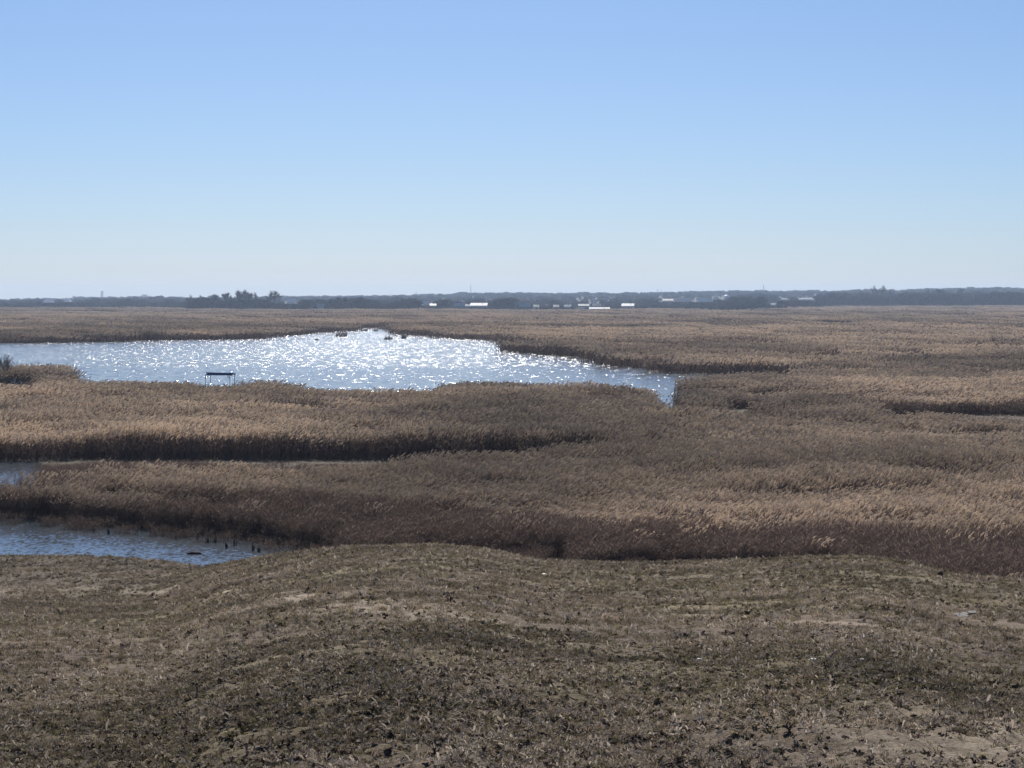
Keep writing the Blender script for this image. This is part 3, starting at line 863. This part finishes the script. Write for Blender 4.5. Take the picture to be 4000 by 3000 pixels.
mast(2569, 1130, 1150, 4, 'thicker of two close masts right of the village middle')
mast(2584, 1134, 1150, 3, 'thinner of two close masts right of the village middle')
mast(2982, 1113, 1140, 4, 'tall grey mast alone on the right skyline')

# ------------------------------------------------------------------ single trees above the belt
TREES = [ # px, half width px, top row, base row, seed, label
    (752, 24, 1152, 1208, 1, 'bare wide bush tree at the left end of the tree belt'),
    (800, 18, 1153, 1209, 2, 'bare tree with two tufts near the left end of the tree belt'),
    (836, 18, 1148, 1209, 3, 'small bare tree just left of the tall tree group'),
    (894, 22, 1142, 1212, 4, 'leftmost of the four tall bare trees in the group'),
    (930, 32, 1133, 1212, 5, 'broad tallest bare tree, second in the tall tree group'),
    (978, 28, 1133, 1212, 6, 'open crowned bare tree, third in the tall tree group'),
    (1012, 16, 1142, 1212, 7, 'narrow bare tree, rightmost in the tall tree group'),
    (1080, 32, 1136, 1211, 8, 'lone bare tree with fanned limbs right of the tall tree group'),
    (565, 20, 1152, 1180, 9, 'pair-topped bare tree on the far left ridge'),
    (3370, 20, 1138, 1198, 10, 'low bare tree left of the tall tree on the right'),
    (3433, 28, 1113, 1198, 11, 'tall bare tree with a tufted top standing above the right wood'),
    (3478, 14, 1131, 1198, 12, 'narrow bare tree just right of the tufted tall tree'),
    (3612, 15, 1132, 1199, 13, 'thin bare tree between the tufted and the round tree'),
    (3685, 24, 1130, 1199, 14, 'bare tree leaning against the round crowned tree'),
    (3732, 24, 1122, 1199, 15, 'round crowned bare tree above the right wood'),
]
for (px, hw, yt, yb, sd, lab) in TREES:
    d = d_for_base(px, yb) if px < 600 else (2680.0 if px < 1200 else 3470.0)
    X, Y = at_d(px, d); z = float(ground_z(np.array([X]), np.array([Y]))[0])
    H = EYE - d * float(dep(yt - 5)) - z
    tr, tw = bare_tree(H, 0.5, 500 + sd, 0.33, 2 if hw > 24 else 1, 0.28, 18, 0.014)
    scale_to((tr, tw), H)
    wx = sorted(abs(v[0]) for v in tw.v)[int(len(tw.v) * .95)]; k = (hw / F * d) / max(wx, .1)
    for m in (tr, tw): m.v = [(a * k, b * k, c_) for a, b, c_ in m.v]
    t = empty('bare_tree', (X, Y, z - .1)); tag(t, lab, 'tree', 'single bare trees above the tree belt')
    tr.build('trunk', [M_BARK], t); tw.build('crown', [M_BARK], t)

# ------------------------------------------------------------------ tree belt and woods (read as one mass)
def woods():
    xs, ys, hs = [], [], []
    rg = np.random.default_rng(3)
    def belt(n, u0, u1, d0, d1, h0, h1, edge=None):
        u = rg.uniform(u0, u1, n); d = rg.uniform(d0, d1, n)
        if edge is not None: d = np.maximum(d, np.interp(u, *edge) + rg.uniform(0, 120, n))
        h = rg.uniform(h0, h1, n) * (0.35 + 1.3 * fbm(u / 60, d / 300, 140, 4))
        xs.append(u); ys.append(d); hs.append(h)
    edge = ([-600, 690, 740, 2000, 2600, 2900, 3050, 3300, 4600], [3180, 3130, 2640, 2720, 2780, 2650, 2850, 3420, 3520])
    belt(900, 730, 2000, 2640, 3200, 7.5, 13, edge)
    belt(520, 2000, 2900, 2700, 3300, 3, 6.5, edge)
    belt(300, 2850, 3060, 2640, 3000, 7, 10, edge)
    belt(1300, 2700, 4700, 3000, 4400, 11, 17, edge)
    belt(700, 3150, 4700, 3420, 3900, 13, 17, edge)
    belt(2500, -700, 760, 3150, 5000, 5, 9, edge)
    belt(7500, -700, 4700, 3200, 6900, 6, 12, edge)
    belt(3500, -700, 4700, 6000, 7400, 7, 12, edge)
    u = np.concatenate(xs); d = np.concatenate(ys); h = np.concatenate(hs)
    x = (u - 2000) / F * d; z = ground_z(x, d)
    yt = row(d, z + h); hw = h * 0.45 / d * F; yb = row(d, z)
    keep = np.ones(len(u), bool)
    for (x0, x1, y0, y1, hd) in HRECT:   # open ground before each house
        cov = (d < hd + 8) & (u + hw > x0) & (u - hw < x1) & (yt < y1 - 1) & (yb > y0)
        h = np.where(cov, EYE - d * dep(y1 - 1) - z, h)
        keep &= ~(cov & (h < 1.8))
        yt = row(d, z + h); hw = h * 0.45 / d * F
    x, d, z, h = x[keep], d[keep], z[keep], h[keep]; n = len(x)
    k = h / 12.0
    o = scatter('wood', WOOD_PROTO, np.stack([x, d, z - .2], 1), np.stack([np.zeros(n), np.zeros(n), rg.uniform(0, 6.28, n)], 1),
                np.stack([k * rg.uniform(1.1, 1.7, n), k * rg.uniform(1.1, 1.7, n), k], 1), rg.integers(0, 6, n), rg.random(n))
    tag(o, 'far belt of bare trees and bushes around the village and up the ridge', 'woods', None, 'stuff'); print('wood', n)
woods()

# ------------------------------------------------------------------ blue shelter on the lake shore
M_BLUE = plain_mat('blue_sheet', (0.02, 0.09, 0.24), 0.9, 0.3, 2)
M_POST = plain_mat('dark_post', (0.045, 0.038, 0.035), 0.8, 0.3, 3)
SX, SY = at_d(859, SHELTER_D)
t = empty('shelter', (SX, SY, 0.05), R(-4)); tag(t, 'open shelter with a flat dark blue roof on four posts in the reeds', 'shelter')
zt = EYE - SHELTER_D * float(dep(1459)) - .05
hw = 2.05
mb = MB(); mb.box((0.15, 0, zt), (hw, 1.25, .09), Euler((R(-4), R(1.2), 0)).to_matrix()); rf = mb.build('roof', [M_BLUE], t)
mb = MB(); mb.box((0.15, -1.27, zt - .12), (hw, .03, .10)); mb.build('fascia', [M_BLUE], rf)
for sx, sy in ((-1, -1), (1, -1), (-1, 1), (1, 1)):
    mb = MB(); mb.tube([(sx * (hw - .18) + sy * .18, sy * 1.0, -.6), (sx * (hw - .18) + sy * .18, sy * 1.0, zt - .08)], [.05, .045], 6); mb.build('post', [M_POST], t)

for sx in (-1, 1):
    mb = MB(); mb.tube([(sx * (hw - .18) - .18, -1.0, zt - .75), (sx * (hw - .75) - .18, -1.0, zt - .12)], [.03, .03], 5); mb.build('brace', [M_POST], t)
mb = MB(); mb.tube([(-hw + .1, -1.0, zt - .2), (hw + .1, -1.0, zt - .24)], [.04, .04], 5); mb.build('beam', [M_POST], t)

# ------------------------------------------------------------------ shrub and brush heap at the left edge
X, Y = at_d(28, 400); t = empty('bare_shrub', (X, Y, 0.1)); tag(t, 'bare upright shrub against the lake at the left edge', 'shrub')
tr, tw = bare_tree(4.6, 0.4, 77, 0.34, 4, 0.03, 7, 0.007); scale_to((tr, tw), 6.2)
M_SHRUB = plain_mat('pale_grey_twig', (0.20, 0.18, 0.165), 0.9, 0.2, 3)
tr.build('stem', [M_SHRUB], t); tw.build('twigs', [M_SHRUB], t)
X, Y = at_d(45, 388); t = empty('brush_heap', (X, Y, 0.1)); tag(t, 'dark heap of brush with pale forked branches at the left edge', 'brush heap')
M_DK = plain_mat('dark_brush', (0.030, 0.028, 0.034), 0.9, 0.4, 4)
M_PALE = plain_mat('pale_dead_wood', (0.42, 0.39, 0.36), 0.8, 0.2, 4)
rg = random.Random(9); mb = MB()
for k in range(420):
    a = rg.uniform(0, 6.28); r_ = 2.9 * math.sqrt(rg.random()); p0 = Vector((r_ * math.cos(a), .5 * r_ * math.sin(a), rg.uniform(0, 1.9) * max(0.15, 1 - (r_ / 3.1) ** 2)))
    d_ = Vector((rg.gauss(0, 1), rg.gauss(0, .6), rg.gauss(0.2, .6))).normalized() * rg.uniform(.4, 1.1)
    mb.ribbon([p0, p0 + d_ * .5 + Vector((0, 0, .06)), p0 + d_], [.16, .13, .03], d_.orthogonal(), 0)
mb.build('brush', [M_DK], t)
for (bx, bz, ang, L) in ((.55, .1, .35, 2.0), (1.05, .1, -.25, 2.2), (1.5, .15, .45, 1.7), (-.4, .1, -.5, 1.5), (-1.4, .1, .6, 1.6)):
    mb = MB(); q = Vector((math.sin(ang), -.1, math.cos(ang)))
    p0 = Vector((bx, -1.6, bz)); p1 = p0 + q * L * .55; p2 = p1 + Vector((math.sin(ang + .6), 0, math.cos(ang + .6))) * L * .45; p3 = p1 + Vector((math.sin(ang - .7), 0, math.cos(ang - .7))) * L * .45
    mb.tube([p0, p1, p2], [.10, .08, .04], 5); mb.tube([p1, p3], [.07, .03], 5)
    mb.build('branch', [M_PALE], t)

# ------------------------------------------------------------------ reed islets in the lake, stubs and log in the pond
def islet(px, py, wpx, hpx, lab, seed):
    X, Y = at_z(px, py); d = Y; w = wpx / F * d; h = hpx / F * d
    rg = random.Random(seed); mb = MB()
    for k in range(int(60 + w * 12)):
        a = rg.uniform(0, 6.28); q = math.sqrt(rg.random()); bx, by = q * w / 2 * math.cos(a), q * w * .6 * math.sin(a)
        hh = h * rg.uniform(.5, 1.05) * (1 - .45 * q * q); th = rg.uniform(0, 3.14); lx = rg.gauss(.1, .12) * hh
        mb.ribbon([(bx, by, -.15), (bx + lx * .3, by, hh * .55), (bx + lx, by, hh)], [.16, .14, .05], (math.cos(th), math.sin(th), 0), 0 if rg.random() < .6 else 1)
        if rg.random() < .4: mb.tube([(bx + lx, by, hh * .93), (bx + lx * 1.3, by, hh * 1.05), (bx + lx * 1.8, by, hh * 1.1)], [.05, .14, .03], 3, 2, False)
    o = mb.build('reed_islet', REEDM); o.location = (X, Y, 0); tag(o, lab, 'reed islet', 'small reed islets at the head of the lake')
islet(1334, 1314, 48, 24, 'widest dark reed islet at the head of the lake', 1)
islet(1420, 1292, 34, 8, 'thin flat reed islet close under the far shore', 2)
islet(1468, 1293, 26, 7, 'thin flat reed islet right of the first flat one', 3)
islet(1531, 1303, 17, 19, 'upright dark reed tuft, the left of two standing close together', 4)
islet(1559, 1304, 12, 22, 'upright dark reed tuft touching the right bank of the lake head', 5)
islet(1516, 1326, 34, 13, 'low brownish reed islet nearest the middle of the lake head', 6)
islet(1578, 1322, 18, 18, 'dark reed tuft before the right bank of the lake head', 7)
islet(1237, 1328, 15, 6, 'single tiny dark tuft alone in the bright water', 8)
M_STUB = plain_mat('wet_stub', (0.030, 0.022, 0.020), 0.7, 0.3, 5)
STUBS = [(525, 2075), (590, 2078), (640, 2078), (690, 2078), (717, 2097), (738, 2085), (770, 2105), (800, 2080), (808, 2118), (836, 2120), (832, 2092),
         (880, 2140), (912, 2130), (985, 2150), (1010, 2155), (420, 2085), (362, 2072)]
rg = random.Random(4)
srt = sorted(STUBS)
for i, (px, py) in enumerate(srt):
    X, Y = at_z(px, py); mb = MB()
    for k in range(9):
        a = rg.uniform(0, 6.28); q = rg.uniform(0, .12); h = rg.uniform(.15, .42); l = rg.gauss(0, .07)
        mb.tube([(q * math.cos(a), q * math.sin(a), -.2), (q * math.cos(a) + l * .4, q * math.sin(a), h * .6), (q * math.cos(a) + l, q * math.sin(a), h)], [.03, .028, .012], 4)
    o = mb.build('reed_stub', [M_STUB]); o.location = (X, Y, 0)
    w_ = ['leftmost', 'second', 'third', 'fourth', 'fifth', 'sixth', 'seventh', 'eighth', 'ninth', 'tenth', 'eleventh', 'twelfth', 'thirteenth', 'fourteenth', 'fifteenth', 'sixteenth', 'rightmost'][i]
    tag(o, w_ + (' dark reed stub' if i in (0, 16) else ' dark reed stub from the left') + ' standing in the near pond', 'reed stub', 'dark reed stubs in the pond')
X, Y = at_z(755, 2164); mb = MB(); mb.tube([(-.45, 0, .0), (-.15, .05, .07), (.2, -.03, .06), (.45, .02, .02)], [.05, .09, .08, .04], 7)
o = mb.build('floating_log', [M_STUB]); o.location = (X, Y, 0); tag(o, 'short dark log floating near the pond shore', 'log')

# ------------------------------------------------------------------ small things on the hill
M_PAPER = plain_mat('white_scrap', (0.72, 0.71, 0.69), 0.7, 0.1, 20)
M_STONE = plain_mat('dark_stone', (0.045, 0.036, 0.034), 0.9, 0.3, 12)
M_BOARD = plain_mat('weathered_board', (0.24, 0.22, 0.20), 0.85, 0.3, 8)
def zat(x, y): return float(ground_z(np.array([x]), np.array([y]))[0])
def lump(name, px, py, wpx, m, lab, cat, flat=.5, seed=0, group=None):
    import bmesh
    X, Y = hill_pt(px, py); w = wpx / F * Y / 2
    bm = bmesh.new(); bmesh.ops.create_icosphere(bm, subdivisions=2, radius=1); rg = random.Random(seed)
    for v in bm.verts: v.co *= rg.uniform(.75, 1.15); v.co.z *= flat; v.co *= w
    me = bpy.data.meshes.new(name); bm.to_mesh(me); bm.free(); me.materials.append(m)
    o = bpy.data.objects.new(name, me); COL.objects.link(o); o.location = (X, Y, zat(X, Y) + w * flat * .45); tag(o, lab, cat, group)
lump('litter_scrap', 2125, 2246, 26, M_PAPER, 'pale scrap on the grass below the dark reed gap', 'litter', .35, 1, 'scraps of litter on the hill')
lump('litter_scrap', 3374, 2582, 20, M_PAPER, 'single small white scrap on the green strip at the right', 'litter', .5, 2, 'scraps of litter on the hill')
lump('litter_scrap', 3180, 2582, 28, M_PAPER, 'white scrap beside a dark lump on the green strip', 'litter', .35, 3, 'scraps of litter on the hill')
lump('litter_scrap', 3564, 2836, 18, M_PAPER, 'white scrap among the weeds left of the bare sand', 'litter', .6, 4, 'scraps of litter on the hill')
lump('litter_scrap', 2736, 2580, 22, M_PAPER, 'white scrap at the upper edge of the weeds', 'litter', .4, 5, 'scraps of litter on the hill')
lump('litter_scrap', 3168, 2746, 18, M_PAPER, 'tiny white scrap in the middle of the right weeds', 'litter', .5, 6, 'scraps of litter on the hill')
lump('litter_scrap', 2028, 2370, 12, M_PAPER, 'tiny white dot of litter by the wheel tracks', 'litter', .6, 7, 'scraps of litter on the hill')
lump('stone', 2092, 2226, 24, M_STONE, 'dark stone left of the pale scrap near the crest', 'stone', .6, 8, 'dark stones on the hill')
lump('stone', 2243, 2257, 16, M_STONE, 'small dark stone right of the pale scrap near the crest', 'stone', .7, 9, 'dark stones on the hill')
lump('stone', 3192, 2578, 26, M_STONE, 'dark lump touching the white scrap on the green strip', 'stone', .4, 10, 'dark stones on the hill')
lump('stone', 3836, 2392, 18, M_STONE, 'small dark stone right of the broken boards', 'stone', .8, 11, 'dark stones on the hill')
lump('stone', 3208, 2780, 24, M_STONE, 'dark stone among the weeds at the lower right', 'stone', .7, 12, 'dark stones on the hill')
lump('stone', 2421, 2435, 14, M_STONE, 'small dark stone right of the wheel tracks', 'stone', .8, 13, 'dark stones on the hill')
lump('stone', 3480, 2598, 24, M_STONE, 'dark stone right of the green strip', 'stone', .6, 14, 'dark stones on the hill')
X, Y = hill_pt(3775, 2408); zz = zat(X, Y)
t = empty('board_pile', (X, Y, zz), R(6)); tag(t, 'broken grey boards lying on the right slope', 'boards')
for (a, b, c_, L, rz) in ((-.12, 0, .05, .15, 2), (.1, .12, .05, .12, -4), (-.1, -.18, .03, .13, 5), (.16, -.05, .1, .10, 12)):
    mb = MB(); mb.box((a, b, c_), (L, .05, .015), Euler((R(20), 0, R(rz))).to_matrix()); mb.build('board', [M_BOARD], t)
X, Y = hill_pt(3690, 2262); t = empty('dead_thistle', (X, Y, zat(X, Y))); tag(t, 'dark dead thistle on the crest at the right', 'plant')
tr, tw = bare_tree(.35, .9, 61, .3, 2, .012, 6); tr.build('stem', [M_STUB], t); tw.build('twigs', [M_STUB], t)

# ------------------------------------------------------------------ haze over the plain
hm, nt, out = mat('haze_air')
pv = N(nt, 'ShaderNodeVolumePrincipled')
pv.inputs['Color'].default_value = (0.58, 0.74, 1.0, 1)
pv.inputs['Density'].default_value = 0.72e-4
pv.inputs['Anisotropy'].default_value = 0.2
nt.links.new(pv.outputs[0], out.inputs['Volume'])
mb = MB(); mb.box((0, 5900, 34), (6500, 6400, 40)); hz = mb.build('haze', [hm])
tag(hz, 'thin blue haze over the marsh and the far village', None, None, 'stuff')
